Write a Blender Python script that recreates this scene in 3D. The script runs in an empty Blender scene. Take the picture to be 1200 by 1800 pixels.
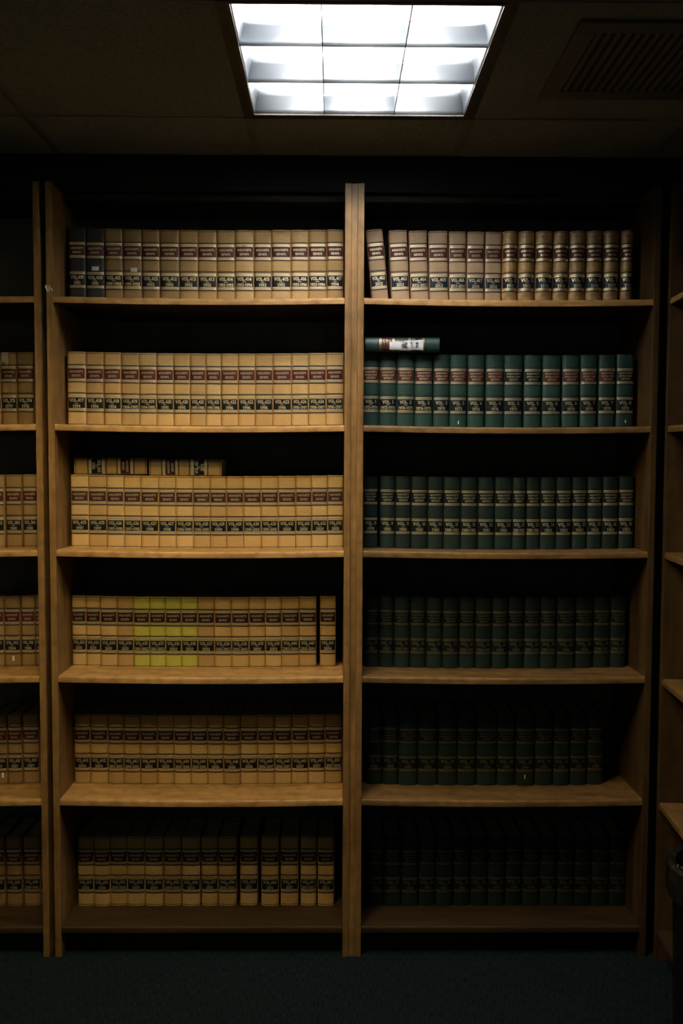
import bpy, math, random
from mathutils import Matrix, Vector
random.seed(11)
scene = bpy.context.scene
COL = scene.collection

# ------------------------------------------------------------------ camera
F, PITCH, YAW, ROLL = 1534.19, .0517, .0089, .0035
CX, D, EYE = .0009, 2.653, 1.53
cy, sy, cp, sp = math.cos(YAW), math.sin(YAW), math.cos(PITCH), math.sin(PITCH)
FWD = Vector((sy * cp, cy * cp, -sp))
R0, U0 = Vector((cy, -sy, 0)), Vector((sy * sp, cy * sp, cp))
RIGHT = R0 * math.cos(ROLL) + U0 * math.sin(ROLL)
UP = U0 * math.cos(ROLL) - R0 * math.sin(ROLL)
CAM = Vector((CX, -D, EYE))
cam_data = bpy.data.cameras.new('camera')
cam = bpy.data.objects.new('camera', cam_data)
COL.objects.link(cam)
cam_data.sensor_fit = 'HORIZONTAL'
cam_data.sensor_width = 36.0
cam_data.lens = F / 1200 * 36.0
cam_data.clip_start = .01
m = Matrix((RIGHT, UP, -FWD)).transposed().to_4x4()
m.translation = CAM
cam.matrix_world = m
scene.camera = cam

# ------------------------------------------------------------------ light, exposure
scene.view_settings.view_transform = 'Standard'
scene.view_settings.look = 'None'
scene.view_settings.gamma = 1
scene.view_settings.use_curve_mapping = False
scene.view_settings.exposure = 0.0
TUBE_A = (98.0, (1.0, .95, .90))      # strength and colour of the fixture in view
TUBE_B = (190.0, (1.0, .79, .41))      # the next fixture along the aisle, behind the frame
AMBIENT = ((.40, .60, .54), .11)      # the dim rest of the library behind the camera
world = bpy.data.worlds.new('world')
scene.world = world
world.use_nodes = True
bg = world.node_tree.nodes['Background']
bg.inputs[0].default_value = (*AMBIENT[0], 1)
bg.inputs[1].default_value = AMBIENT[1]


def at(px, py, Y):
    """point of the plane y = Y that the photograph shows at (px, py)"""
    d = RIGHT * ((px - 600) / F) + UP * (-(py - 900) / F) + FWD
    return CAM + d * ((Y + D) / d.y)


def at_z(px, py, Z):
    d = RIGHT * ((px - 600) / F) + UP * (-(py - 900) / F) + FWD
    return CAM + d * ((Z - EYE) / d.z)


# ------------------------------------------------------------------ materials
def new_mat(name, color, rough=.6, metal=0.0, spec=.5, sheen=0):
    mt = bpy.data.materials.new(name)
    mt.use_nodes = True
    b = mt.node_tree.nodes['Principled BSDF']
    b.inputs['Base Color'].default_value = (*color, 1)
    b.inputs['Roughness'].default_value = rough
    b.inputs['Metallic'].default_value = metal
    b.inputs['Specular IOR Level'].default_value = spec
    return mt


def nd(mt, kind, **kw):
    n = mt.node_tree.nodes.new(kind)
    for k, v in kw.items():
        setattr(n, k, v)
    return n


def noise_mat(name, c1, c2, scale=(1, 1, 1), nscale=8, detail=6, rough=.6, spec=.4, bump=0.0, bscale=None,
              coord='Object', lo=.35, hi=.65, metal=0, fleck=None):
    mt = new_mat(name, c1, rough, metal, spec)
    nt = mt.node_tree
    b = nt.nodes['Principled BSDF']
    tc = nd(mt, 'ShaderNodeTexCoord')
    mp = nd(mt, 'ShaderNodeMapping')
    mp.inputs['Scale'].default_value = scale
    nt.links.new(tc.outputs[coord], mp.inputs[0])
    nz = nd(mt, 'ShaderNodeTexNoise')
    nz.inputs['Scale'].default_value = nscale
    nz.inputs['Detail'].default_value = detail
    nt.links.new(mp.outputs[0], nz.inputs[0])
    rp = nd(mt, 'ShaderNodeValToRGB')
    rp.color_ramp.elements[0].position = lo
    rp.color_ramp.elements[1].position = hi
    rp.color_ramp.elements[0].color = (*c1, 1)
    rp.color_ramp.elements[1].color = (*c2, 1)
    nt.links.new(nz.outputs[0], rp.inputs[0])
    out = rp.outputs[0]
    if fleck:
        n2 = nd(mt, 'ShaderNodeTexNoise')
        n2.inputs['Scale'].default_value = fleck[0]
        n2.inputs['Detail'].default_value = 4
        nt.links.new(tc.outputs[coord], n2.inputs[0])
        r2 = nd(mt, 'ShaderNodeValToRGB')
        r2.color_ramp.elements[0].position = fleck[1]
        r2.color_ramp.elements[1].position = fleck[2]
        r2.color_ramp.elements[0].color = (fleck[3],) * 3 + (1,)
        r2.color_ramp.elements[1].color = (1, 1, 1, 1)
        nt.links.new(n2.outputs[0], r2.inputs[0])
        mx = nd(mt, 'ShaderNodeMix', data_type='RGBA', blend_type='MULTIPLY')
        mx.inputs[0].default_value = 1
        nt.links.new(out, mx.inputs[6])
        nt.links.new(r2.outputs[0], mx.inputs[7])
        out = mx.outputs[2]
    nt.links.new(out, b.inputs['Base Color'])
    if bump:
        n3 = nd(mt, 'ShaderNodeTexNoise')
        n3.inputs['Scale'].default_value = bscale or nscale * 4
        n3.inputs['Detail'].default_value = 4
        nt.links.new(mp.outputs[0], n3.inputs[0])
        bp = nd(mt, 'ShaderNodeBump')
        bp.inputs['Strength'].default_value = bump
        bp.inputs['Distance'].default_value = .002
        nt.links.new(n3.outputs[0], bp.inputs['Height'])
        nt.links.new(bp.outputs[0], b.inputs['Normal'])
    return mt


W1, W2 = (.225, .112, .031), (.42, .232, .074)
M_WOOD_H = noise_mat('stained birch along the shelf', W1, W2, (1.2, 9, 14), 3.2, 8, .5, .3, .15, 30, lo=.3, hi=.72, fleck=(26, .32, .56, .62))
M_WOOD_H2 = noise_mat('shade-dimmed birch along the shelf', tuple(.36 * c for c in W1), tuple(.5 * c for c in W2), (1.2, 9, 14), 3.2, 8, .5, .3, .15, 30, lo=.3, hi=.72, fleck=(26, .32, .56, .62))  # right-hand and side shelves: fall-off of light put into the colour
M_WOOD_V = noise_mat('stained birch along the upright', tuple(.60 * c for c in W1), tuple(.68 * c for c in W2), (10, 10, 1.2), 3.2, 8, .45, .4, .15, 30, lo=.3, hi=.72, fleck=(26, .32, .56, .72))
M_WOOD_V2 = noise_mat('shade-dimmed birch along the upright', tuple(.15 * c for c in W1), tuple(.21 * c for c in W2), (10, 10, 1.2), 3.2, 8, .45, .4, .15, 30, lo=.3, hi=.72, fleck=(26, .32, .56, .72))  # right-side uprights: wood tone lowered to stand for weaker light
M_WOOD_BACK = noise_mat('dark bookcase backing', (.06, .062, .055), (.085, .085, .075), (6, 6, 1), 3, 6, .6, .2)
M_UNDER = noise_mat('shaded shelf underside', (.02, .014, .009), (.035, .024, .014), (1, 6, 6), 3, 6, .7, .15)  # shade below each shelf is put into this colour
M_KICK = noise_mat('black kick board', (.012, .010, .008), (.02, .016, .012), (1, 6, 6), 3, 6, .6, .2)


def cloth(name, c, spec=.35, rough=.55, var=.82):
    return noise_mat(name, tuple(v * var for v in c), c, (1, 1, 1), 190, 3, rough, spec, .12, 900, lo=.3, hi=.7, fleck=(14, .3, .6, .88))


TANS = [cloth('tan buckram ' + n, c) for n, c in (('warm', (.50, .308, .108)), ('pale', (.53, .338, .13)), ('brown', (.43, .258, .09)))]
SHADETANS = [cloth('shade-dimmed tan buckram ' + n, c) for n, c in (('warm', (.31, .19, .072)), ('brown', (.27, .16, .06)))]  # tan cloth darkened to stand for weaker light on these books
M_GREY_TAN = cloth('greyish tan buckram', (.41, .275, .155))
M_YELLOW = cloth('yellow green buckram', (.47, .42, .07))
M_LEATHER = noise_mat('worn tan calf', (.24, .14, .05), (.46, .28, .10), (1, 1, 1), 40, 6, .42, .5, .15, 300, fleck=(22, .3, .5, .7))
DIMGREENS = [cloth('shade-dimmed green buckram ' + n, c, .45, .45) for n, c in (('deep', (.0075, .020, .0165)), ('mid', (.0095, .026, .021)))]  # green cloth with the dimness of the lower right rows in its colour
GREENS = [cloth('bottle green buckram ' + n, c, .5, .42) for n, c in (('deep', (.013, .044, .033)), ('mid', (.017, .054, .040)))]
M_BLACKCLOTH = cloth('black buckram', (.03, .026, .024))
M_RULE = new_mat('black rule', (.012, .010, .010), .5)
M_GILT = new_mat('gilt', (.90, .78, .52), .40, .92)
M_DIMGILT = new_mat('shade-dimmed gilt', (.30, .26, .17), .42, .92)  # gilt darkened in its colour to stand for dim light
M_RED = noise_mat('oxblood label', (.052, .009, .008), (.070, .012, .010), (1, 1, 1), 120, 3, .42, .28)
M_MAROON = noise_mat('maroon brown label', (.036, .011, .008), (.050, .015, .011), (1, 1, 1), 120, 3, .42, .28)
M_OXBLOOD = noise_mat('deep oxblood label', (.020, .0065, .006), (.030, .0085, .0075), (1, 1, 1), 120, 3, .42, .28)  # darker label tone for the lower rows
M_BLACK = noise_mat('black label', (.004, .0055, .0065), (.007, .009, .0105), (1, 1, 1), 120, 3, .4, .28)
M_NAVY = new_mat('navy label', (.006, .014, .025), .4, 0, .3)
M_PAGES = noise_mat('page edges', (.42, .37, .28), (.55, .5, .4), (220, 1, 1), 3, 4, .8, .1)
M_PAPER = noise_mat('white paper', (.72, .73, .73), (.8, .8, .8), (1, 1, 1), 60, 4, .7, .2)
M_OLDPAPER = noise_mat('yellowed paper', (.42, .36, .24), (.5, .43, .3), (1, 1, 1), 60, 4, .8, .2)
M_INK = new_mat('ink', (.012, .012, .018), .5)
M_TILE = noise_mat('mineral ceiling tile', (.135, .150, .140), (.19, .205, .19), (1, 1, 1), 160, 6, .95, .05, .4, 400, lo=.35, hi=.6, coord='Object', fleck=(420, .34, .46, .45))
M_TEE = new_mat('ceiling tee', (.11, .115, .105), .6)
M_SHADEPANEL = new_mat('black shade panel', (.008, .009, .009), .7, 0, .2)
M_WALL = noise_mat('painted wall', (.30, .28, .25), (.34, .32, .28), (1, 1, 1), 30, 4, .8, .2)
M_BRONZE = new_mat('dark bronze flange', (.012, .013, .012), .5, 0, .3)
M_LIP = new_mat('painted lip', (.035, .025, .016), .6)
M_HOUSING = new_mat('white enamel housing', (.40, .41, .42), .5)
M_CARPET = noise_mat('dark teal carpet', (.003, .006, .007), (.012, .022, .026), (60, 6, 6), 6, 6, .95, .1, .8, 60, lo=.38, hi=.66)
M_VENT = new_mat('vent enamel', (.06, .063, .058), .5)
M_SLAT = new_mat('dark vent slat', (.028, .030, .028), .6)  # slats are darker than the vent frame
M_VENTDARK = new_mat('vent duct', (.01, .01, .01), .8)
M_LINER = new_mat('black plastic liner', (.01, .01, .01), .12, 0, .9)
M_BIN = new_mat('dark brown bin plastic', (.012, .009, .007), .4)
M_FOIL = new_mat('silvery tape', (.8, .8, .78), .18, .9)


def tube_mat(name, s, c):
    mt = bpy.data.materials.new(name)
    mt.use_nodes = True
    nt = mt.node_tree
    nt.nodes.clear()
    e = nt.nodes.new('ShaderNodeEmission')
    o = nt.nodes.new('ShaderNodeOutputMaterial')
    e.inputs[0].default_value = (*c, 1)
    e.inputs[1].default_value = s
    nt.links.new(e.outputs[0], o.inputs[0])
    return mt


M_LOUVER = new_mat('semi specular aluminium', (.40, .44, .48), .36, .85)

# ------------------------------------------------------------------ mesh helpers


class MB:
    def __init__(self):
        self.v, self.f, self.m, self.mats = [], [], [], []

    def mi(self, mat):
        if mat not in self.mats:
            self.mats.append(mat)
        return self.mats.index(mat)

    def add(self, vs, fs, mat):
        o = len(self.v)
        self.v += [tuple(p) for p in vs]
        k = self.mi(mat)
        for f in fs:
            self.f.append(tuple(i + o for i in f))
            self.m.append(k)

    def box(self, a, b, mat):
        x0, y0, z0 = a
        x1, y1, z1 = b
        self.add([(x0, y0, z0), (x1, y0, z0), (x1, y1, z0), (x0, y1, z0), (x0, y0, z1), (x1, y0, z1), (x1, y1, z1), (x0, y1, z1)],
                 [(3, 2, 1, 0), (4, 5, 6, 7), (0, 1, 5, 4), (1, 2, 6, 5), (2, 3, 7, 6), (3, 0, 4, 7)], mat)

    def mesh(self, name):
        me = bpy.data.meshes.new(name)
        me.from_pydata(self.v, [], self.f)
        for mt in self.mats:
            me.materials.append(mt)
        me.polygons.foreach_set('material_index', self.m)
        me.update()
        return me


def obj(name, mesh, parent=None, loc=(0, 0, 0), rot=(0, 0, 0), bevel=0):
    o = bpy.data.objects.new(name, mesh)
    COL.objects.link(o)
    o.location = loc
    o.rotation_euler = rot
    if parent:
        o.parent = parent
    if bevel:
        b = o.modifiers.new('bevel', 'BEVEL')
        b.width = bevel
        b.segments = 2
        b.limit_method = 'ANGLE'
    return o


def empty(name, loc, label, cat, group=None, rot=(0, 0, 0)):
    o = bpy.data.objects.new(name, None)
    COL.objects.link(o)
    o.location = loc
    o.rotation_euler = rot
    o.empty_display_size = .05
    tag(o, label, cat, group)
    return o


def tag(o, label, cat, group=None):
    o['label'] = label
    o['category'] = cat
    if group:
        o['group'] = group


def struct(name, mb, label=None):
    o = obj(name, mb.mesh(name))
    o['kind'] = 'structure'
    if label:
        o['label'] = label
    return o


# ------------------------------------------------------------------ room
TOP = EYE + .846
CEIL = EYE + .9601
LX, LY, LW = .0669, -.2206 - .5708 / 2, .5708
BX, BY = LX - .61, LY - .61
XW0, XW1, YW1, YW0 = -2.0, 1.42, .34, -4.2

mb = MB(); mb.box((XW0, YW0, -.05), (XW1, YW1, 0), M_CARPET)
struct('floor', mb, 'dark teal carpet')
mb = MB(); mb.box((XW0, YW1, 0), (XW1, YW1 + .08, CEIL + .2), M_WALL); struct('wall_back', mb)
mb = MB(); mb.box((XW0 - .08, YW0, 0), (XW0, YW1 + .08, CEIL + .2), M_WALL); struct('wall_left', mb)
mb = MB(); mb.box((XW1, YW0, 0), (XW1 + .08, YW1 + .08, CEIL + .2), M_WALL); struct('wall_right', mb)

tiles, tees = MB(), MB()
xj = [LX - .305 + .61 * k for k in range(-4, 5)]
yj = [LY - .305 + .61 * k for k in range(-6, 4)]
for i in range(len(xj) - 1):
    for j in range(len(yj) - 1):
        x0, x1, y0, y1 = xj[i], xj[i + 1], yj[j], yj[j + 1]
        if any(abs((x0 + x1) / 2 - a) < .1 and abs((y0 + y1) / 2 - b) < .1 for a, b in ((LX, LY), (BX, BY))):
            continue
        x0, x1, y0, y1 = max(x0, XW0), min(x1, XW1), max(y0, YW0), min(y1, YW1)
        if x1 - x0 < .03 or y1 - y0 < .03:
            continue
        g = .0105
        tiles.box((x0 + g, y0 + g, CEIL), (x1 - g, y1 - g, CEIL + .016), M_TILE)
for x in xj:
    if XW0 < x < XW1:
        tees.box((x - .0105, YW0, CEIL + .002), (x + .0105, YW1, CEIL + .03), M_TEE)
for y in yj:
    if YW0 < y < YW1:
        tees.box((XW0, y - .0105, CEIL + .0025), (XW1, y + .0105, CEIL + .0295), M_TEE)
o = struct('ceiling', tiles, 'speckled mineral ceiling tiles')
struct('trim_1', tees, 'ceiling grid tees')
mb = MB(); mb.box((XW0, .095, TOP + .004), (XW1, .115, CEIL - .001), M_SHADEPANEL)  # added panel, stands for the unlit area above the cases
struct('trim_3', mb, 'added black panel standing for the dark above the bookcases')
mb = MB(); mb.box((XW0, YW0, CEIL + .19), (XW1, YW1, CEIL + .2), M_WALL)
struct('trim_2', mb, 'slab above the ceiling tiles')


# ------------------------------------------------------------------ ceiling lights
def ceiling_light(cx, cyy, tube, label, slot=None):
    root = empty('ceiling_light', (cx, cyy, CEIL), label, 'ceiling light', 'recessed ceiling lights')
    h = LW / 2
    Hh = .118
    # housing: five inside faces, with an outer shell
    mb = MB()
    e = .012
    mb.box((-h - e - .004, -h - e - .004, .004), (-h - e, h + e + .004, Hh), M_HOUSING)
    mb.box((h + e, -h - e - .004, .004), (h + e + .004, h + e + .004, Hh), M_HOUSING)
    mb.box((-h - e, -h - e - .004, .004), (h + e, -h - e, Hh), M_HOUSING)
    mb.box((-h - e, h + e, .004), (h + e, h + e + .004, Hh), M_HOUSING)
    mb.box((-h - e - .004, -h - e - .004, Hh), (h + e + .004, h + e + .004, Hh + .004), M_HOUSING)
    obj('housing', mb.mesh('housing'), root)
    # flange: dark outer frame with a brownish inner lip
    mb = MB()
    a, b2 = h + .0085, h + .0245
    z0, z1 = -.002, .003

    def ring(r0, r1, zz0, zz1, mat, cut=None):
        mb.box((-r1, r0, zz0), (r1, r1, zz1), mat)
        mb.box((-r1, -r1, zz0), (r1, -r0, zz1), mat)
        mb.box((r0, -r0, zz0), (r1, r0, zz1), mat)
        if cut:
            s0, s1, t0, t1 = cut   # slot in y and in x
            mb.box((-r1, -r0, zz0), (-r0, s0, zz1), mat)
            mb.box((-r1, s1, zz0), (-r0, r0, zz1), mat)
            mb.box((-r1, s0, zz0), (t0, s1, zz1), mat)
            mb.box((t1, s0, zz0), (-r0, s1, zz1), mat)
        else:
            mb.box((-r1, -r0, zz0), (-r0, r0, zz1), mat)
    ring(a, b2 + .006, z0, z1, M_BRONZE, slot)
    ring(h, a, -.0035, .003, M_LIP)
    obj('frame', mb.mesh('frame'), root)
    # louver: 3 x 3 cells of wedge blades, concave sides, thick at the top
    mb = MB()
    bh = .052

    def blade(axis, pos, span, half_only=0, off=0.0):
        bh = .0515 if axis == 'x' else .0565
        n = 5
        prof = []
        for i in range(n + 1):
            t = i / n
            hw = .0012 + .016 * t ** 2.0 if (axis == 'x' or half_only) else .0008
            prof.append((hw, .001 + off + bh * t))
        L = [(-w_, z) for w_, z in prof]
        Rr = [(w_, z) for w_, z in prof]
        if half_only > 0:
            pts = [(0, prof[0][1])] + Rr + [(0, prof[-1][1])]
        elif half_only < 0:
            pts = [(0, prof[-1][1])] + L[::-1] + [(0, prof[0][1])]
        else:
            pts = L[::-1] + Rr
        k = len(pts)
        vs = []
        for e_ in (-span, span):
            for (u, z) in pts:
                vs.append((e_, pos + u, z) if axis == 'x' else (pos + u, e_, z))
        fs = [(i, (i + 1) % k, k + (i + 1) % k, k + i) for i in range(k)]
        fs += [tuple(range(k))[::-1], tuple(range(k, 2 * k))]
        mb.add(vs, fs, M_LOUVER)
        if axis == 'y' and not half_only:
            mb.box((pos - .0011, -span, -.0006), (pos + .0011, span, .0034), M_BRONZE)
    for q in (-1, 1):
        blade('x', q * LW / 6, h - .0005)
        blade('y', q * LW / 6, h - .0008, off=.0004)
    blade('x', -h, h - .0005, 1)
    blade('x', h, h - .0005, -1)
    blade('y', -h, h - .0008, 1, off=.0004)
    blade('y', h, h - .0008, -1, off=.0004)
    obj('louver', mb.mesh('louver'), root)
    # tubes with end caps
    for q in (-1, 0, 1):
        mb = MB()
        r, n = .0115, 14
        z = .071
        vs, fs = [], []
        for e_ in (-h + .012, h - .012):
            for i in range(n):
                t = 2 * math.pi * i / n
                vs.append((e_, q * LW / 3 + r * math.cos(t), z + r * math.sin(t)))
        for i in range(n):
            fs.append((i, (i + 1) % n, n + (i + 1) % n, n + i))
        fs += [tuple(range(n))[::-1], tuple(range(n, 2 * n))]
        mb.add(vs, fs, tube)
        t_ = obj('tube', mb.mesh('tube'), root)
        mb = MB()
        for s in (-1, 1):
            mb.box((s * (h - .002) - .007, q * LW / 3 - .014, z - .0125), (s * (h - .002) + .007, q * LW / 3 + .014, z + .014), M_HOUSING)
        obj('tube_socket', mb.mesh('tube_socket'), t_)
    return root


p0, p1 = at_z(403.5, 76, CEIL - .002), at_z(396, 47, CEIL - .002)
slot = (min(p0.y, p1.y) - LY, max(p0.y, p1.y) - LY, p0.x - LX - .0006, p0.x - LX + .0009)
slot = (slot[0], slot[1], max(slot[2], -LW / 2 - .0150), max(slot[3], -LW / 2 - .0135))
ceiling_light(LX, LY, tube_mat('bright tube', *TUBE_A), 'lit square recessed ceiling light with nine-cell silver louver above the bookcases', slot)
lb = ceiling_light(BX, BY, tube_mat('warm tube', *TUBE_B), 'second recessed ceiling light further back over the aisle, out of frame')

# ceiling vent
VX0, VX1, VY0, VY1 = .528, 1.12, -.735, -.345
vent = empty('ceiling_vent', ((VX0 + VX1) / 2, (VY0 + VY1) / 2, CEIL), 'dim slatted air vent in the ceiling right of the light', 'vent')
cx_, cy_ = (VX0 + VX1) / 2, (VY0 + VY1) / 2
mb = MB()
hx, hy, bw = (VX1 - VX0) / 2, (VY1 - VY0) / 2, .045
mb.box((-hx, -hy, -.008), (hx, -hy + bw, 0), M_VENT)
mb.box((-hx, hy - bw, -.008), (hx, hy, 0), M_VENT)
mb.box((-hx, -hy + bw, -.008), (-hx + bw, hy - bw, 0), M_VENT)
mb.box((hx - bw, -hy + bw, -.008), (hx, hy - bw, 0), M_VENT)
obj('frame', mb.mesh('frame'), vent, bevel=.002)
mb = MB(); mb.box((-hx + bw, -hy + bw, -.0022), (hx - bw, hy - bw, -.0008), M_VENTDARK)
obj('backing', mb.mesh('backing'), vent)
x = -hx + bw + .012
mb = MB()
slat_mb = MB()
slat_mb.add([(-.006, -hy + bw, -.003), (.002, -hy + bw, -.009), (.0032, -hy + bw, -.008), (-.0048, -hy + bw, -.0025),
             (-.006, hy - bw, -.003), (.002, hy - bw, -.009), (.0032, hy - bw, -.008), (-.0048, hy - bw, -.0025)],
            [(0, 1, 2, 3), (7, 6, 5, 4), (0, 4, 5, 1), (1, 5, 6, 2), (2, 6, 7, 3), (3, 7, 4, 0)], M_SLAT)
slat_me = slat_mb.mesh('slat')
while x < hx - bw - .008:
    obj('slat', slat_me, vent, loc=(x, 0, 0))
    x += .0215

# ------------------------------------------------------------------ bookcases
SH = [EYE + h for h in (.5088, .1266, -.256, -.6442, -1.0292, -1.4347)]     # shelf tops, from the top one down
TOP = EYE + .846
T = .0195
CD = .325
SAG = .005


M_WOOD_BASE = noise_mat('dark base board', tuple(.07 * c for c in W1), tuple(.10 * c for c in W2), (1.2, 9, 14), 3.2, 8, .6, .2, .15, 30, lo=.3, hi=.72)  # bottom shelf is darker than the others


def shelf_mesh(w, depth, sag, t=T, mat=None):
    mb = MB()
    n = 24
    vs, fs = [], []
    for i in range(n + 1):
        s = i / n * 2 - 1
        dz = -sag * (1 - s * s)
        x = s * w / 2
        # eased front edge: a worn, upward-leaning nosing
        sec = [(.0050, 0), (depth, 0), (depth, -t), (.001, -t), (0, -t + .001), (0, -t * .62), (.0006, -.006), (.0018, -.0026), (.0034, -.0007)]
        vs += [(x, yy, dz + zz) for yy, zz in sec]
    K = len(sec)
    for i in range(n):
        a = K * i
        b = a + K
        for k in range(K):
            k2 = (k + 1) % K
            if k != 2:
                fs.append((a + k, a + k2, b + k2, b + k))
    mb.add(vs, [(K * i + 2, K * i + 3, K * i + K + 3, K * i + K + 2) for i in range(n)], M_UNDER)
    fs += [tuple(range(K))[::-1], tuple(K * n + k for k in range(K))]
    mb.add(vs, fs, mat or M_WOOD_H)
    return mb.mesh('shelf')


def bookcase(x0, x1, label, wood=None, panel=None, right_panel=None, loc=(0, 0, 0), rz=0, heights=SH, sag=SAG):
    root = empty('bookcase', ((x0 + x1) / 2, 0, 0) if loc == (0, 0, 0) else loc, label, 'bookcase', 'wooden bookcases around the room', rot=(0, 0, rz))
    w = x1 - x0
    for s in (-1, 1):
        mb = MB()
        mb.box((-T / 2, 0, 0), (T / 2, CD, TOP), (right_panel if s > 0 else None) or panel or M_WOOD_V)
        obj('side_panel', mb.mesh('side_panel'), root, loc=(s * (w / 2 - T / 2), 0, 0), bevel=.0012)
    iw = w - 2 * T
    for i, z in enumerate(heights):
        sg = 0 if i == 5 else sag
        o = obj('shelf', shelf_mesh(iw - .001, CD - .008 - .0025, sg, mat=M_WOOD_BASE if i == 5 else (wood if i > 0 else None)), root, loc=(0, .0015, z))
    mb = MB(); mb.box((-iw / 2, .12, TOP - T), (iw / 2, CD - .008, TOP), M_KICK)
    obj('top_panel', mb.mesh('top_panel'), root)
    mb = MB(); mb.box((-iw / 2, CD - .007, .02), (iw / 2, CD, TOP - .001), M_WOOD_BACK)
    obj('back_panel', mb.mesh('back_panel'), root)
    mb = MB(); mb.box((-iw / 2, .045, 0), (iw / 2, .062, heights[-1] - T - .001), M_KICK)
    obj('kick_board', mb.mesh('kick_board'), root)
    return root


A0, A1, B0, B1, C0, C1 = -.8798 - .914, -.8798, -.8624, .0516, .0702, .9821
bookcase(A0, A1, 'wooden bookcase cut off by the left edge of the photo')
bookcase(B0, B1, 'middle wooden bookcase filled with tan law volumes')
bookcase(C0, C1, 'wooden bookcase right of the centre post holding green volumes', M_WOOD_H2, right_panel=M_WOOD_V2)  # dim right side is carried by the darker wood colours
RZ = math.radians(93.2)
# far corner of the side case front at about (1.0, -.002); it runs towards the camera
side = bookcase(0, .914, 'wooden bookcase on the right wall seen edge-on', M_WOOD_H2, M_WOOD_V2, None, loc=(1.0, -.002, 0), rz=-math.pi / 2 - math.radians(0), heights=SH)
side.rotation_euler = (0, 0, -math.pi / 2 - math.radians(3.4))
dirv = Vector((math.cos(side.rotation_euler[2]), math.sin(side.rotation_euler[2])))
side.location = (1.0045 + dirv.x * .457, -.004 + dirv.y * .457, 0)
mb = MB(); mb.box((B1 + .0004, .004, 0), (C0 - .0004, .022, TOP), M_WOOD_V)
o = obj('gap_strip', mb.mesh('gap_strip'))
tag(o, 'narrow wood filler strip between the two full bookcases', 'trim strip')
mb = MB(); mb.box((A1 + .0004, .17, 0), (B0 - .0004, .19, TOP), M_WOOD_BACK)  # dark strip stands for the shade deep in the open gap
o = obj('gap_strip', mb.mesh('gap_strip'))
tag(o, 'deep-set dark strip standing for the shade in the gap beside the left bookcase', 'trim strip')

# ------------------------------------------------------------------ slab-serif lettering from strokes


def arc(cx, cz, rx, rz, a0, a1, n=8):
    return [(cx + rx * math.cos(math.radians(a0 + (a1 - a0) * i / n)), cz + rz * math.sin(math.radians(a0 + (a1 - a0) * i / n))) for i in range(n + 1)]


S = .09   # half slab length
GL = {
    'V': (.82, [[(.12, .94), (.41, .05), (.70, .94)]], [(.0, .26, .95), (.56, .82, .95)]),
    'O': (.76, [arc(.38, .5, .29, .43, 90, 450, 14)], []),
    'L': (.66, [[(.2, .95), (.2, .05)], [(.05, .06), (.6, .06), (.6, .3)]], [(.05, .36, .95)]),
    '.': (.30, [[(.12, .02), (.12, .14)]], []),
    '-': (.44, [[(.06, .45), (.38, .45)]], []),
    '0': (.64, [arc(.32, .5, .23, .43, 90, 450, 14)], []),
    '1': (.50, [[(.10, .78), (.26, .93), (.26, .05)]], [(.08, .44, .05)]),
    '2': (.64, [arc(.32, .70, .22, .23, 160, -20, 8) + [(.10, .07), (.56, .07), (.56, .2)]], []),
    '3': (.64, [arc(.31, .72, .20, .21, 150, -80, 8), arc(.30, .29, .24, .23, 80, -150, 8)], []),
    '4': (.66, [[(.44, .05), (.44, .93), (.08, .32), (.62, .32)]], [(.3, .58, .05)]),
    '5': (.64, [[(.52, .93), (.16, .93), (.14, .55)] + arc(.32, .34, .23, .28, 130, -140, 8)], []),
    '6': (.64, [arc(.33, .30, .22, .24, 90, 450, 12), arc(.45, .40, .36, .53, 90, 190, 6)], []),
    '7': (.62, [[(.10, .76), (.10, .92), (.55, .92), (.27, .05)]], []),
    '8': (.64, [arc(.32, .72, .18, .20, 90, 450, 12), arc(.32, .29, .23, .23, 90, 450, 12)], []),
    '9': (.64, [arc(.32, .68, .22, .24, 90, 450, 12), arc(.18, .58, .36, .53, 10, -90, 6)], []),
    'M': (.95, [[(.15, .05), (.15, .93), (.46, .25), (.78, .93), (.78, .05)]], [(.03, .28, .05), (.66, .92, .05)]),
    'A': (.84, [[(.14, .05), (.42, .95), (.70, .05)], [(.26, .35), (.58, .35)]], [(.02, .26, .05), (.58, .82, .05)]),
    'S': (.62, [arc(.31, .71, .20, .22, 20, 270, 8) + arc(.31, .28, .22, .22, 90, -160, 8)], []),
    'C': (.72, [arc(.38, .5, .27, .43, 45, 315, 12)], []),
    'H': (.84, [[(.17, .05), (.17, .95)], [(.66, .05), (.66, .95)], [(.17, .5), (.66, .5)]], [(.04, .30, .05), (.04, .30, .95), (.53, .8, .05), (.53, .8, .95)]),
    'U': (.80, [[(.16, .95), (.16, .35)] + arc(.39, .32, .23, .26, 180, 360, 8) + [(.62, .95)]], [(.02, .3, .95), (.5, .76, .95)]),
    'E': (.72, [[(.17, .05), (.17, .95)], [(.05, .95), (.62, .95), (.62, .74)], [(.17, .5), (.45, .5)], [(.05, .06), (.64, .06), (.64, .27)]], []),
    'T': (.74, [[(.06, .74), (.06, .94), (.66, .94), (.66, .74)], [(.36, .94), (.36, .05)]], [(.22, .5, .05)]),
    'R': (.80, [[(.17, .05), (.17, .95)], [(.05, .95), (.35, .95)] + arc(.38, .73, .20, .22, 90, -90, 8) + [(.17, .5)], [(.40, .5), (.66, .06), (.76, .06)]], [(.04, .30, .05)]),
    'P': (.74, [[(.17, .05), (.17, .95)], [(.05, .95), (.35, .95)] + arc(.38, .71, .22, .24, 90, -90, 8) + [(.17, .47)]], [(.04, .32, .05)]),
    ' ': (.38, [], []),
}


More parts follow.
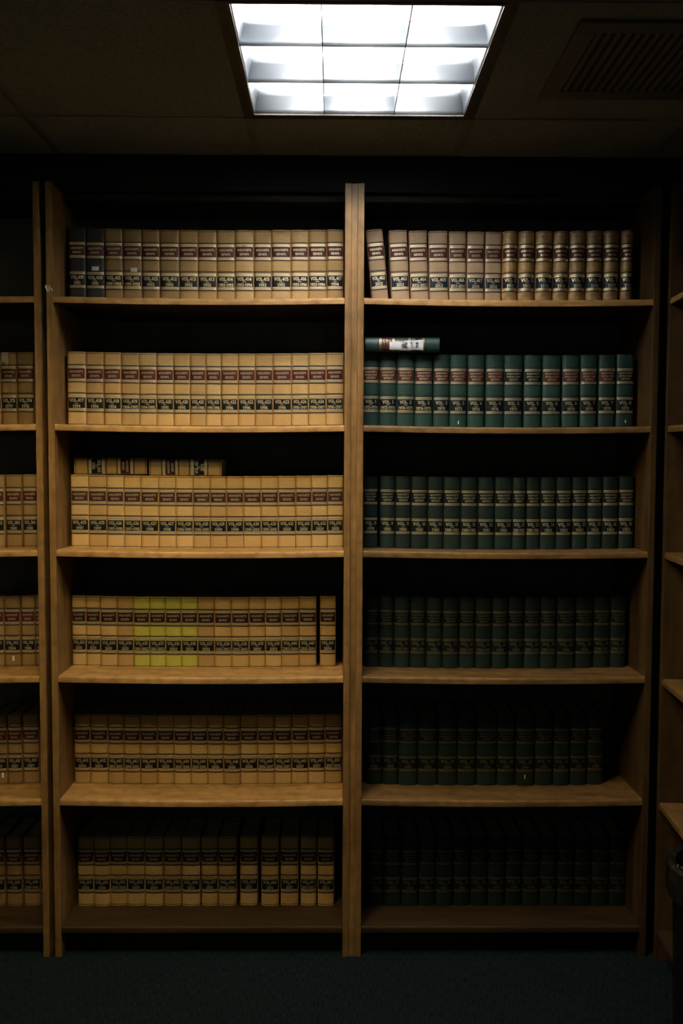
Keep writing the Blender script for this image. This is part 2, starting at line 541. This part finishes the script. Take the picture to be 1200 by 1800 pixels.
def stroke_quads(pts, t):
    out = []
    for (a, b) in zip(pts, pts[1:]):
        dx, dz = b[0] - a[0], b[1] - a[1]
        L = math.hypot(dx, dz) or 1e-6
        ux, uz = dx / L, dz / L
        e = t * .25
        ax, az, bx, bz = a[0] - ux * e, a[1] - uz * e, b[0] + ux * e, b[1] + uz * e
        nx, nz = -uz * t / 2, ux * t / 2
        out.append([(ax + nx, az + nz), (ax - nx, az - nz), (bx - nx, bz - nz), (bx + nx, bz + nz)])
    return out


def text_quads(text, cx, cz, h, wmax, weight=.17):
    adv = sum(GL[c][0] for c in text)
    k = min(h, wmax / adv)
    kx = k
    x = cx - adv * kx / 2
    out = []
    for c in text:
        w, strokes, slabs = GL[c]
        for st in strokes:
            for q in stroke_quads(st, weight):
                out.append([(x + u * kx, cz + (v - .5) * h) for u, v in q])
        for a, b, z in slabs:
            out.append([(x + u * kx, cz + (v - .5) * h) for u, v in ((a, z - .05), (b, z - .05), (b, z + .05), (a, z + .05))])
        x += w * kx
    return out


# ------------------------------------------------------------------ books
BH = .2295
BD = .168
SS = [-1, -.985, -.95, -.88, -.78, -.64, -.46, -.24, 0, .24, .46, .64, .78, .88, .95, .985, 1]


def spine_y(s, bulge):
    s = min(1, abs(s))
    return -(bulge * (1 - s * s) + .0034 * (1 - s ** 8))


def strip(mb, w, bulge, z0, z1, mat, off, x0=-1.0, x1=1.0):
    ss = [x0] + [s for s in SS if x0 < s < x1] + [x1]
    vs = []
    for s in ss:
        y = spine_y(s, bulge) - off
        vs += [(s * w / 2, y, z0), (s * w / 2, y, z1)]
    mb.add(vs, [(2 * i, 2 * i + 2, 2 * i + 3, 2 * i + 1) for i in range(len(ss) - 1)], mat)


CACHE = {}


def cover_mesh(w, bulge, mat, rules=True, h=BH):
    key = ('c', round(w, 4), bulge, mat.name, rules)
    if key in CACHE:
        return CACHE[key]
    mb = MB()
    # spine shell
    n = len(SS)
    vs, fs = [], []
    for s in SS:
        y = spine_y(s, bulge)
        x = s * w / 2
        yi = y + .0022 if abs(s) < 1 else .006
        xi = x * (1 - .0022 / (w / 2))
        vs += [(x, y, 0), (x, y, h), (xi, yi, h), (xi, yi, 0)]
    for i in range(n - 1):
        a, b = 4 * i, 4 * i + 4
        for k in (1, 2, 3):
            k2 = (k + 1) % 4
            fs.append((a + k, b + k, b + k2, a + k2))
    strip(mb, w, bulge, 0, h, mat, 0)
    fs += [(0, 1, 2, 3), (4 * n - 1, 4 * n - 2, 4 * n - 3, 4 * n - 4)]
    mb.add(vs, fs, mat)
    # joints and boards
    for s in (-1, 1):
        x1, x0 = s * w / 2, s * (w / 2 - .0032)
        xg = s * (w / 2 - .0018)
        pts = [(x1, 0), (x1, .002), (xg, .005), (x1, .009), (x1, BD), (x0, BD), (x0, .0)]
        k = len(pts)
        vs = [(px, py, z) for z in (0, h) for px, py in pts]
        ff = [(i, (i + 1) % k, k + (i + 1) % k, k + i) for i in range(k)] + [tuple(range(k))[::-1], tuple(range(k, 2 * k))]
        if s < 0:
            ff = [f[::-1] for f in ff]
        mb.add(vs, ff, mat)
    if rules:
        for f in (.829, .8195, .598, .588, .448, .438, .196, .186):
            strip(mb, w, bulge, f * h - .0009, f * h + .0009, M_RULE, .00025, -.985, .985)
        for f in (.982, .022):
            strip(mb, w, bulge, f * h - .0009, f * h + .0009, M_RULE, .00025, -.985, .985)
    CACHE[key] = mb.mesh('cover')
    return CACHE[key]


def pages_mesh(w, h=BH):
    key = ('p', round(w, 4))
    if key not in CACHE:
        mb = MB()
        mb.box((-w / 2 + .0036, .0065, .003), (w / 2 - .0036, BD - .004, h - .003), M_PAGES)
        CACHE[key] = mb.mesh('page_block')
    return CACHE[key]


GILT = [M_GILT]


def put_text(mb, quads, w, bulge, off, mat=None):
    mat = mat or GILT[0]
    for q in quads:
        vs = []
        for (x, z) in q:
            vs.append((x, spine_y(2 * x / w, bulge) - off, z))
        mb.add(vs, [(0, 1, 2, 3)], mat)


def gilt_pair(mb, w, bulge, z0, z1, ex):
    g = (z1 - z0)
    strip(mb, w, bulge, z0, z0 + g * .40, GILT[0], .0005, -ex, ex)
    strip(mb, w, bulge, z0 + g * .60, z1, GILT[0], .0005, -ex, ex)


def title_mesh(w, bulge, mat, lines, h=BH):
    key = ('t', round(w, 4), bulge, mat.name, lines, GILT[0].name)
    if key not in CACHE:
        mb = MB()
        strip(mb, w, bulge, .640 * h, .774 * h, mat, .0004, -.94, .94)
        gilt_pair(mb, w, bulge, .780 * h, .812 * h, .93)
        gilt_pair(mb, w, bulge, .605 * h, .636 * h, .93)
        n = len(lines)
        if n == 2:
            rows = ((lines[0], .733, .0066, .74), (lines[1], .677, .0066, .50))
        else:
            rows = ((lines[0], .748, .0056, .74), (lines[1], .707, .0056, .74), (lines[2], .667, .0056, .56))
        for tx, f, hh, ww in rows:
            put_text(mb, text_quads(tx, 0, f * h, hh, ww * w, .17), w, bulge, .0009)
        CACHE[key] = mb.mesh('title_label')
    return CACHE[key]


def volume_mesh(w, bulge, mat, vol, year, h=BH):
    key = ('v', round(w, 4), bulge, mat.name, vol, year, GILT[0].name)
    if key not in CACHE:
        mb = MB()
        strip(mb, w, bulge, .240 * h, .380 * h, mat, .0004, -.94, .94)
        gilt_pair(mb, w, bulge, .386 * h, .418 * h, .93)
        gilt_pair(mb, w, bulge, .204 * h, .235 * h, .93)
        put_text(mb, text_quads('VOL. ' + vol if len(vol) < 3 else 'VOL.' + vol, 0, .345 * h, .0104, .78 * w, .18), w, bulge, .0009)
        strip(mb, w, bulge, .300 * h, .307 * h, GILT[0], .0009, -.2, .2)
        put_text(mb, text_quads(year, 0, .266 * h, .0098, (.84 if len(year) > 5 else .5) * w, .18), w, bulge, .0009)
        CACHE[key] = mb.mesh('volume_label')
    return CACHE[key]


def law_book(w, loc, mat, vol, year, label, group, bulge=.0015, tmat=None, vmat=None, lines=('MASSACHUSETTS', 'REPORTS'), rot=(0, 0, 0), rules=True):
    root = empty('law_book', loc, label, 'book', group, rot)
    w = round(w, 4)
    obj('cover', cover_mesh(w, bulge, mat, rules), root)
    obj('page_block', pages_mesh(w), root)
    obj('title_label', title_mesh(w, bulge, tmat or M_RED, lines), root)
    obj('volume_label', volume_mesh(w, bulge, vmat or M_BLACK, vol, year), root)
    root['w'] = w
    root['bulge'] = bulge
    return root


def sticker(root, dx, z, sw, sh_, name='paper_sticker', mat=None, label='white paper sticker', off=.0012):
    """small paper patch stuck on a book spine; dx, z in metres from spine centre and foot"""
    w, bulge = root['w'], root['bulge']
    mb = MB()
    mb.box((dx - sw / 2, spine_y(2 * dx / w, bulge) - off, z - sh_ / 2), (dx + sw / 2, spine_y(2 * dx / w, bulge) - .0004, z + sh_ / 2), mat or M_PAPER)
    o = obj(name, mb.mesh(name), root)
    o['label'] = label
    return o


ORD = ['first', 'second', 'third', 'fourth', 'fifth', 'sixth', 'seventh', 'eighth', 'ninth', 'tenth', 'eleventh', 'twelfth', 'thirteenth', 'fourteenth', 'fifteenth', 'sixteenth', 'seventeenth']
ROWN = ['top', 'second', 'third', 'fourth', 'fifth', 'bottom']
CASES = {'A': (A0, A1, 'left-edge bookcase'), 'B': (B0, B1, 'middle bookcase'), 'C': (C0, C1, 'right-hand bookcase')}
GREENLINES = ('MASSACHUSETTS', 'APPEALS COURT', 'REPORTS')


def shelf_z(case, row, x):
    x0, x1, _ = CASES[case]
    s = (x - (x0 + x1) / 2) / ((x1 - x0) / 2 - T)
    return SH[row] - (0 if row == 5 else SAG * (1 - min(1, s * s)))


def yr(a, b=None):
    return str(a) if not b else '%d-%d' % (a, b)


def row_of(case, row, spans, vols, setback, mats, colour, tmats=None, bulge=.0015, lines=('MASSACHUSETTS', 'REPORTS'), leans=None, vmat=None, jitter=1.0):
    """spans: (left px, right px) of every spine in the photograph at mid height"""
    ym = {0: 463, 1: 684, 2: 898, 3: 1108, 4: 1316, 5: 1530}[row]
    out = []
    x0, x1, cname = CASES[case]
    n = len(spans)
    for i, ((a, b), (v, y)) in enumerate(zip(spans, vols)):
        Y = setback + random.uniform(-.002, .002) * jitter
        pa, pb = at(a, ym, Y), at(b, ym, Y)
        xl, xr = max(pa.x, x0 + T + .0006), min(pb.x, x1 - T - .0006)
        w = xr - xl - .0011
        cxx = (xl + xr) / 2
        mat = mats[i % len(mats)] if len(mats) < n else mats[i]
        col = colour[i] if isinstance(colour, (list, tuple)) else colour
        tm = (tmats[i] if isinstance(tmats, (list, tuple)) else tmats) or M_RED
        bl = bulge[i] if isinstance(bulge, (list, tuple)) else bulge
        ang = leans[i] if leans else 0
        pos = ORD[i] + ' from left' if not (case == 'A') else ORD[n - 1 - i] + ' from the post'
        label = '%s book VOL. %s, %s on %s shelf of %s' % (col, v, pos, ROWN[row], cname)
        rz = random.uniform(-.006, .006) * min(jitter, 1)
        if ang:
            th = math.radians(ang)
            # pivots on the corner it leans towards
            ww = w * math.cos(th) * .985
            zc = shelf_z(case, row, cxx) + math.sin(abs(th)) * ww / 2 + .0004
            loc = (cxx, Y, zc)
            r = law_book(ww, loc, mat, v, y, label, '%s-shelf books in the %s' % (ROWN[row], cname), bl, tm, vmat, lines, rot=(0, -th, 0))
        else:
            loc = (cxx, Y, shelf_z(case, row, cxx) + .0003)
            r = law_book(w, loc, mat, v, y, label, '%s-shelf books in the %s' % (ROWN[row], cname), bl, tm, vmat, lines, rot=(0, 0, rz))
        out.append(r)
    return out


def edges(*e):
    return list(zip(e, e[1:]))


Y = yr
tan3 = lambda n: [random.choice(TANS) for _ in range(n)]
# --- middle bookcase, top to bottom
b10 = row_of('B', 0, edges(121, 151, 184, 216, 249, 281, 315, 348, 381, 413, 446, 477, 511, 542, 574, 603.5),
             [('409', '1991'), ('410', '1991'), ('411', Y(1991, 1992)), ('411', Y(1991, 1992)), ('412', '1992'), ('412', '1992'), ('413', '1992'), ('413', '1992'),
              ('414', Y(1992, 1993)), ('414', Y(1993, 1994)), ('415', '1993'), ('415', '1993'), ('416', Y(1993, 1994)), ('416', Y(1993, 1994)), ('417', '1994')],
             .112, [TANS[2]] * 2 + [SHADETANS[1], SHADETANS[1], SHADETANS[0], SHADETANS[0], TANS[2], TANS[2], TANS[2]] + tan3(6), 'tan', M_RED)  # darker cloth on the left books stands for the lamp's fall-off
b11 = row_of('B', 1, edges(119, 151, 183, 213, 245, 275, 305, 334, 361.7, 388.5, 418.6, 448.5, 479.5, 512, 542, 573, 603.6),
             [('417', '1994'), ('418', '1994'), ('418', '1994'), ('419', Y(1994, 1995)), ('419', Y(1994, 1995)), ('420', '1995'), ('420', '1995'), ('421', Y(1995, 1996)),
              ('421', Y(1995, 1996)), ('422', '1996'), ('422', '1996'), ('423', '1996'), ('423', '1996'), ('424', Y(1996, 1997)), ('424', Y(1996, 1997)), ('424', Y(1996, 1997))],
             .10, tan3(16), 'tan', M_RED)
b12 = row_of('B', 2, edges(125, 156, 188, 218, 248, 279, 309, 339.5, 369.6, 398, 428, 459, 489, 519.7, 547.7, 575.7, 603),
             [('425', '1997'), ('425', '1997'), ('426', Y(1997, 1998)), ('426', Y(1997, 1998)), ('427', '1998'), ('427', '1998'), ('428', Y(1998, 1999)), ('428', Y(1998, 1999)),
              ('429', '1999'), ('429', '1999'), ('430', Y(1999, 2000)), ('430', Y(1999, 2000)), ('431', '2000'), ('431', '2000'), ('432', '2000'), ('432', '2000')],
             .11, tan3(16), 'tan', M_MAROON)
sp = edges(127, 151.6, 177, 206, 235, 263, 291, 319, 347.6, 377, 407, 437.5, 466.5, 494.7, 526, 556) + [(562, 590)]
cl = ['tan'] * 16
mt4 = tan3(16)
for k in range(4, 8):
    cl[k] = 'yellow-green'
    mt4[k] = M_YELLOW
b13 = row_of('B', 3, sp,
             [('433', '2001'), ('433', '2001'), ('434', '2001'), ('434', '2001'), ('435', Y(2001, 2002)), ('435', Y(2001, 2002)), ('436', '2002'), ('436', '2002'), ('437', '2002'),
              ('438', Y(2002, 2003)), ('438', Y(2002, 2003)), ('439', '2003'), ('439', '2003'), ('440', Y(2003, 2004)), ('440', Y(2003, 2004)), ('441', '2004')],
             .14, mt4, cl, M_OXBLOOD, .0032)
b14 = row_of('B', 4, edges(131, 159, 190, 218, 247, 277, 306, 336, 365, 393, 422.5, 453, 482.5, 512.5, 542, 571, 600.7),
             [('442', '2004'), ('442', '2004'), ('443', Y(2004, 2005)), ('443', Y(2004, 2005)), ('444', '2005'), ('444', '2005'), ('445', Y(2005, 2006)), ('445', Y(2005, 2006)),
              ('446', '2006'), ('446', '2006'), ('447', '2006'), ('448', Y(2006, 2007)), ('448', Y(2006, 2007)), ('449', '2007'), ('449', '2007'), ('450', Y(2007, 2008))],
             .14, tan3(16), 'tan', M_OXBLOOD, .0036)
b15 = row_of('B', 5, [(137, 165), (165, 194), (194, 224), (224, 254.5), (255, 287), (288, 319), (320, 352), (354, 383), (384, 416), (422, 453), (459, 490), (493, 524.5), (528, 556), (558, 587)],
             [('451', '2008'), ('451', '2008'), ('452', Y(2008, 2009)), ('453', '2009'), ('454', '2009'), ('455', Y(2009, 2010)), ('456', '2010'), ('457', '2010'), ('458', Y(2010, 2011)),
              ('459', '2011'), ('460', '2011'), ('460', '2011'), ('461', Y(2011, 2012)), ('461', '2012')],
             .14, tan3(14), 'tan', M_OXBLOOD, .0036)
# --- right-hand bookcase
lean = row_of('C', 0, [(654, 684), (688.5, 721), (722, 754.5), (755, 789), (789.5, 820), (820.5, 850.5), (852, 881)] +
              [(882, 909), (910, 939), (940, 970), (970.7, 998.7), (999, 1028), (1028.5, 1058), (1059, 1087), (1089.5, 1112)],
              [('462', '2012'), ('463', '2012'), ('464', Y(2012, 2013)), ('465', '2013'), ('466', Y(2013, 2014)), ('467', '2014'), ('468', '2014')] +
              [(str(k), str(1900 + k)) for k in range(1, 9)],
              .112, [M_GREY_TAN] * 7 + [M_LEATHER] * 8, ['leaning grey-tan'] * 5 + ['grey-tan'] * 2 + ['round-spined brown'] * 8,
              [M_RED] * 15, [.0015] * 7 + [.0145] * 8, leans=[5.4, 2.9, 2.3, 1.4, .7] + [0] * 10, vmat=M_NAVY, jitter=.4)
tm = [M_RED] * 8 + [M_BLACK] * 2 + [M_RED] * 4 + [M_BLACK]
g1 = row_of('C', 1, [(636, 666), (666, 697), (697, 728), (728, 760), (761, 789.5), (790, 820), (821, 851), (853, 885), (885, 918), (920, 951), (952, 985), (987, 1018), (1019, 1049), (1051, 1081), (1082, 1113)],
            [('1', Y(1972, 1974)), ('1', Y(1972, 1974)), ('2', Y(1974, 1975)), ('2', Y(1974, 1975)), ('3', '1975'), ('3', '1975'), ('4', '1976'), ('4', '1976'), ('5', '1977'), ('5', '1977'),
             ('6', '1978'), ('6', '1978'), ('7', '1979'), ('7', '1979'), ('8', '1979')],
            .11, [random.choice(GREENS) for _ in range(15)], 'green', tm, .0060, GREENLINES, jitter=1.6)
g2 = row_of('C', 2, [(638, 664)] + edges(667, 694, 722, 751, 779, 809, 839, 869, 900, 923.5, 949, 976.5, 1004, 1031, 1058, 1086, 1113),
            [('8', '1979'), ('9', '1980'), ('9', '1980'), ('10', '1980'), ('10', '1980'), ('11', Y(1980, 1981)), ('11', Y(1980, 1981)), ('12', '1981'), ('12', '1981'), ('13', Y(1981, 1982)),
             ('13', Y(1981, 1982)), ('14', '1982'), ('14', '1982'), ('15', '1983'), ('15', '1983'), ('16', '1983'), ('16', '1983')],
            .115, [random.choice(DIMGREENS) for _ in range(17)], 'dimmed green', [M_BLACK] * 17, .0060, GREENLINES, jitter=1.6)
GILT[0] = M_DIMGILT
e = [640, 665.5, 692, 720, 748.5, 777, 806, 835, 864, 892, 920.5, 949, 978, 1010, 1042, 1072, 1100]
g3 = row_of('C', 3, edges(*e),
            [(str(17 + k // 2), str(1983 + k // 4)) if k % 4 < 2 else (str(17 + k // 2), Y(1983 + k // 4, 1984 + k // 4)) for k in range(16)],
            .14, [random.choice(DIMGREENS) for _ in range(16)], 'dimmed green', [M_BLACK] * 16, .0060, GREENLINES, jitter=1.8)
e = [642, 671, 700, 733.5, 769, 803, 837, 873, 906, 939, 972, 1001, 1031, 1060]
g4 = row_of('C', 4, edges(*e),
            [(str(25 + k // 2), str(1988 + k // 3)) for k in range(13)],
            .14, [random.choice(DIMGREENS) for _ in range(13)], 'dimmed green', [M_BLACK] * 13, .0060, GREENLINES, jitter=1.8)
e = [644 + 30.4 * k for k in range(16)]
g5 = row_of('C', 5, edges(*e),
            [(str(33 + k // 2), str(1992 + k // 3)) for k in range(15)],
            .14, [random.choice(DIMGREENS) for _ in range(15)], 'dimmed green', [M_BLACK] * 15, .0060, GREENLINES, jitter=1.8)
GILT[0] = M_GILT
# --- left-edge bookcase (only its right end is in the photograph)
a1 = row_of('A', 1, [(-27, 2), (3, 30), (31, 60)], [('372', '1977'), ('373', '1977'), ('374', '1978')], .11, [M_LEATHER, SHADETANS[0], SHADETANS[1]], 'dimmed tan', M_RED, .003)
a2 = row_of('A', 2, [(-22, 8), (10.7, 38.7), (40.7, 66)], [('383', '1981'), ('383', '1981'), ('384', '1981')], .10, [random.choice(SHADETANS) for _ in range(3)], 'dimmed tan', M_RED, .003)
a3 = row_of('A', 3, [(-22, 7.5), (8, 36), (38, 62), (62.5, 78)], [('391', '1984'), ('392', '1984'), ('392', '1984'), ('393', '1985')], .14, [random.choice(SHADETANS) for _ in range(4)], 'dimmed tan', M_RED, .003)
a4 = row_of('A', 4, [(-16, 13), (14, 39), (40.5, 69)], [('399', '1987'), ('400', '1987'), ('400', '1987')], .14, [random.choice(SHADETANS) for _ in range(3)], 'dimmed tan', M_RED, .003)
a5 = row_of('A', 5, [(-20, 9), (11.5, 39), (42, 71), (72, 85)], [('407', '1990'), ('408', '1990'), ('408', Y(1990, 1991)), ('409', '1991')], .14, [random.choice(SHADETANS) for _ in range(4)], 'dimmed tan', M_RED, .003)

# stickers and scuffs on single books
sticker(b10[1], .001, .107, .022, .012)
sticker(b10[1], .000, .009, .005, .014, 'paper_tab', None, 'small white paper tab')
sticker(b10[3], .006, .105, .020, .012)
sticker(b10[3], .006, .009, .003, .014, 'paper_tab', None, 'small white paper tab')
for bk in b10[:2]:
    bk.children[0].data = cover_mesh(bk['w'], bk['bulge'], M_BLACKCLOTH)
b10[1]['label'] = 'black-spined book VOL. 410 with small sticker on the top shelf of middle bookcase'
b10[0]['label'] = 'dark book VOL. 409, first from left on top shelf of middle bookcase'
b10[3]['label'] = 'dim tan book with small paper sticker, fourth from left on middle bookcase top shelf'
sticker(g1[5], .000, .018, .003, .011, 'paper_tab', None, 'white fleck')
sticker(g1[14], .001, .020, .003, .009, 'paper_tab', None, 'white fleck')
sticker(a3[1], .004, .028, .006, .016, 'paper_tab', None, 'white fleck')
sticker(a4[0], .013, .032, .006, .016, 'paper_tab', None, 'white fleck')
sticker(g4[8], -.002, .030, .0025, .014, 'paper_tab', None, 'white fleck')
# torn paper tag over the top of a book in the left-edge case
w, bl = a1[1]['w'], a1[1]['bulge']
mb = MB()
pts = [(-.024, BH - .036), (-.012, BH - .030), (-.004, BH - .041), (.003, BH - .036), (.002, BH - .012), (.001, BH - .001), (-.021, BH - .001)]
k = len(pts)
mb.add([(x, spine_y(2 * x / w, bl) - .0015 - (BH - z) * .08, z) for x, z in pts] + [(x, spine_y(2 * x / w, bl) - .0010 - (BH - z) * .08, z) for x, z in pts],
       [tuple(range(k)), tuple(range(k, 2 * k))[::-1]] + [(i, k + i, k + (i + 1) % k, (i + 1) % k) for i in range(k)], M_OLDPAPER)
o = obj('torn_tag', mb.mesh('torn_tag'), a1[1]); o['label'] = 'torn yellowed paper tag'
a1[1]['label'] = 'tan book with a torn paper tag at its head on left-edge bookcase second shelf'


# --- books lying flat on top of rows
def flat_book(case, px_foot, px_head, row, y, colour_mat, vol, year, label, w, group=None, bulge=.0015, tmat=None, lines=('MASSACHUSETTS', 'REPORTS'), yy=None):
    zt = max(shelf_z(case, row, at(p, 800, y).x) for p in (px_foot, px_head)) + BH + .0012
    foot, head = at(px_foot, yy, y), at(px_head, yy, y)
    sgn = 1 if head.x > foot.x else -1
    mid = (foot.x + head.x) / 2
    x_foot = mid - sgn * BH / 2
    r = law_book(w, (x_foot, y, zt + w / 2), colour_mat, vol, year, label, group, bulge, tmat, None, lines, rot=(0, sgn * math.pi / 2, 0))
    return r


flat_book('B', 131, 258, 2, .135, TANS[0], '410', '1991', 'tan book lying flat, left one on the third row of middle bookcase', .052, 'flat books above the third row', yy=815)
flat_book('B', 390, 262, 2, .135, TANS[1], '411', '2001', 'tan book lying flat, right one on the third row of middle bookcase', .052, 'flat books above the third row', yy=815)
GILT[0] = M_DIMGILT
gb = flat_book('C', 771.5, 642, 1, .075, GREENS[0], '7', '1979', 'green book lying flat with a white handwritten paper strip on its spine', .044, None, .007, M_RED, GREENLINES, yy=602)
# hand-lettered strip of paper wrapped over the spine (strip coordinates: u from foot along the spine, v across)
w, bl = gb['w'], gb['bulge']
u0, u1 = (771.5 - 743) / 129.5 * BH, (771.5 - 684) / 129.5 * BH
mb = MB()
N = 10
cols = []
for i in range(N + 1):
    u = u0 + (u1 - u0) * i / N
    wav = .0015 * math.sin(i * 1.3)
    vlo = -.80 + .035 * math.sin(i * .9)      # towards the shelf above
    vhi = .62 - .03 * i + .04 * math.sin(i * 1.7)
    cols.append((u, vlo, vhi))
vs, fs = [], []
K = 6
for (u, a, b) in cols:
    for j in range(K + 1):
        s = a + (b - a) * j / K
        lift = .0012 + (.003 * max(0, s - .3) ** 2)
        vs.append((s * w / 2, spine_y(s, bl) - lift, u))
for i in range(N):
    for j in range(K):
        a = i * (K + 1) + j
        fs.append((a, a + K + 1, a + K + 2, a + 1))
n0 = len(vs)
vs += [(x, y + .0004, z) for x, y, z in vs]
fs += [tuple(n0 + i for i in f[::-1]) for f in fs]
mb.add(vs, fs, M_PAPER)


def ink(pts, t=.0009):
    """pts: (u, s) with u along spine from foot and s across (-1 top .. 1 bottom)"""
    P = [(s * w / 2, u) for u, s in pts]
    for q in stroke_quads(P, t):
        mb.add([(x, spine_y(2 * x / w, bl) - .0020, z) for x, z in q], [(0, 1, 2, 3)], M_INK)


L_ = u1 - u0


def uu(px):   # photograph x of the strip -> u
    return (771.5 - px) / 129.5 * BH


rs = random.Random(4)
pr = (uu(705), 0)
for k in range(34):
    q = (uu(704 + rs.random() * 12), -.62 + rs.random() * 1.0)
    ink([pr, q], .0008)
    pr = q
# the figures 4 7 0 written up the strip
ink([(uu(721), .36), (uu(724), .10), (uu(720.5), .12)]); ink([(uu(720), .22), (uu(727), .28)])
ink([(uu(721), .05), (uu(722), -.16), (uu(727), .06)])
ink([(uu(724 + 2.6 * math.cos(t * .7)), -.34 + .11 * math.sin(t * .7)) for t in range(10)])
for k in range(9):
    ink([(uu(729.5 + k * .55), -.50 + .05 * (k % 3)), (uu(730 + k * .5), .25 - .06 * (k % 2))], .0009)
o = obj('paper_strip', mb.mesh('paper_strip'), gb)
o['label'] = 'white paper strip with ink scribbles and 470'

# ------------------------------------------------------------------ torn tape slivers on the left post
mb = MB()
for (xa, ya, xb, yb, wd) in ((78.0, 502, 82.2, 510.5, .6), (80.8, 501.2, 83.2, 512.5, 1.6), (86.6, 501.6, 86.0, 511.5, .9), (89.6, 506, 91.6, 511, 1.2)):
    a, b = at(xa, ya, -.0012), at(xb, yb, -.0012)
    hw = wd * .0012
    for yo in (0,):
        mb.add([(a.x - hw, -.0016, a.z), (a.x + hw, -.0016, a.z), (b.x + hw, -.0016, b.z), (b.x - hw, -.0016, b.z),
                (a.x - hw, -.0002, a.z), (a.x + hw, -.0002, a.z), (b.x + hw, -.0002, b.z), (b.x - hw, -.0002, b.z)],
               [(0, 3, 2, 1), (4, 5, 6, 7), (0, 1, 5, 4), (1, 2, 6, 5), (2, 3, 7, 6), (3, 0, 4, 7)], M_PAPER)
o = obj('torn_tape', mb.mesh('torn_tape'))
tag(o, 'white slivers of torn tape stuck on the left post beside the top shelf', 'tape')

# ------------------------------------------------------------------ waste bin with a shiny liner at the right edge
pb = at(1179, 1530, -.90)
cxb, cyb, rt, rb = pb.x + .112, -.90, .102, .085
zt = pb.z
root = empty('waste_bin', (cxb, cyb, 0), 'dark waste bin with shiny plastic liner at the right edge', 'waste bin')
n = 40
mb = MB()
vs, fs = [], []
for (r, z) in ((rb, 0), (rt, zt), (rt + .006, zt), (rt + .006, zt + .008), (rt - .004, zt + .008), (rb - .004, .01)):
    for i in range(n):
        t = 2 * math.pi * i / n
        vs.append((r * math.cos(t), r * math.sin(t), z))
for k in range(5):
    for i in range(n):
        fs.append((k * n + i, k * n + (i + 1) % n, (k + 1) * n + (i + 1) % n, (k + 1) * n + i))
fs += [tuple(range(n))[::-1], tuple(range(5 * n, 6 * n))]
mb.add(vs, fs, M_BIN)
obj('body', mb.mesh('body'), root)
mb = MB()
vs, fs = [], []
rs = random.Random(3)
for j, (r, z) in enumerate(((rt - .006, zt - .10), (rt - .006, zt + .009), (rt + .004, zt + .013), (rt + .009, zt + .006), (rt + .0105, zt - .02), (rt + .010, zt - .05))):
    for i in range(n):
        t = 2 * math.pi * i / n
        q = rs.uniform(0, .004) if j >= 3 else 0
        zz = rs.uniform(-.008, .004) if j >= 4 else 0
        vs.append(((r + q) * math.cos(t), (r + q) * math.sin(t), z + zz))
for k in range(5):
    for i in range(n):
        fs.append((k * n + i, k * n + (i + 1) % n, (k + 1) * n + (i + 1) % n, (k + 1) * n + i))
mb.add(vs, fs, M_LINER)
obj('bag_liner', mb.mesh('bag_liner'), root)
for (xa, ya, xb, yb, hw) in ((1191.6, 1519.5, 1190, 1524, .0010), (1196.5, 1523.5, 1201, 1528, .0013)):  # pale slivers stand for glints on the plastic
    mb = MB()
    yp = cyb - .075
    a, b = at(xa, ya, yp), at(xb, yb, yp)
    for dy, f in ((-.0008, (0, 1, 2, 3)), (.0008, (3, 2, 1, 0))):
        mb.add([(a.x - hw - cxb, dy - .075, a.z), (b.x - hw - cxb, dy - .075, b.z), (b.x + hw - cxb, dy - .075, b.z), (a.x + hw - cxb, dy - .075, a.z)], [f], M_PAPER)
    o = obj('liner_glint', mb.mesh('liner_glint'), root)
    o['label'] = 'pale sliver standing for a glint on the liner'

# round the spines, labels, tubes and bin smoothly; everything else stays flat
for me in bpy.data.meshes:
    base = me.name.split('.')[0]
    if base in ('tube', 'body', 'louver'):
        for p in me.polygons:
            p.use_smooth = len(p.vertices) == 4
    if base in ('title_label', 'volume_label'):
        for p in me.polygons:
            p.use_smooth = me.materials[p.material_index] not in (M_GILT, M_DIMGILT)
    if base == 'cover':
        for p in me.polygons:
            p.use_smooth = abs(p.normal.z) < .01 and p.center.y < .0035 and p.area > .00002 and abs(p.normal.y) > .05
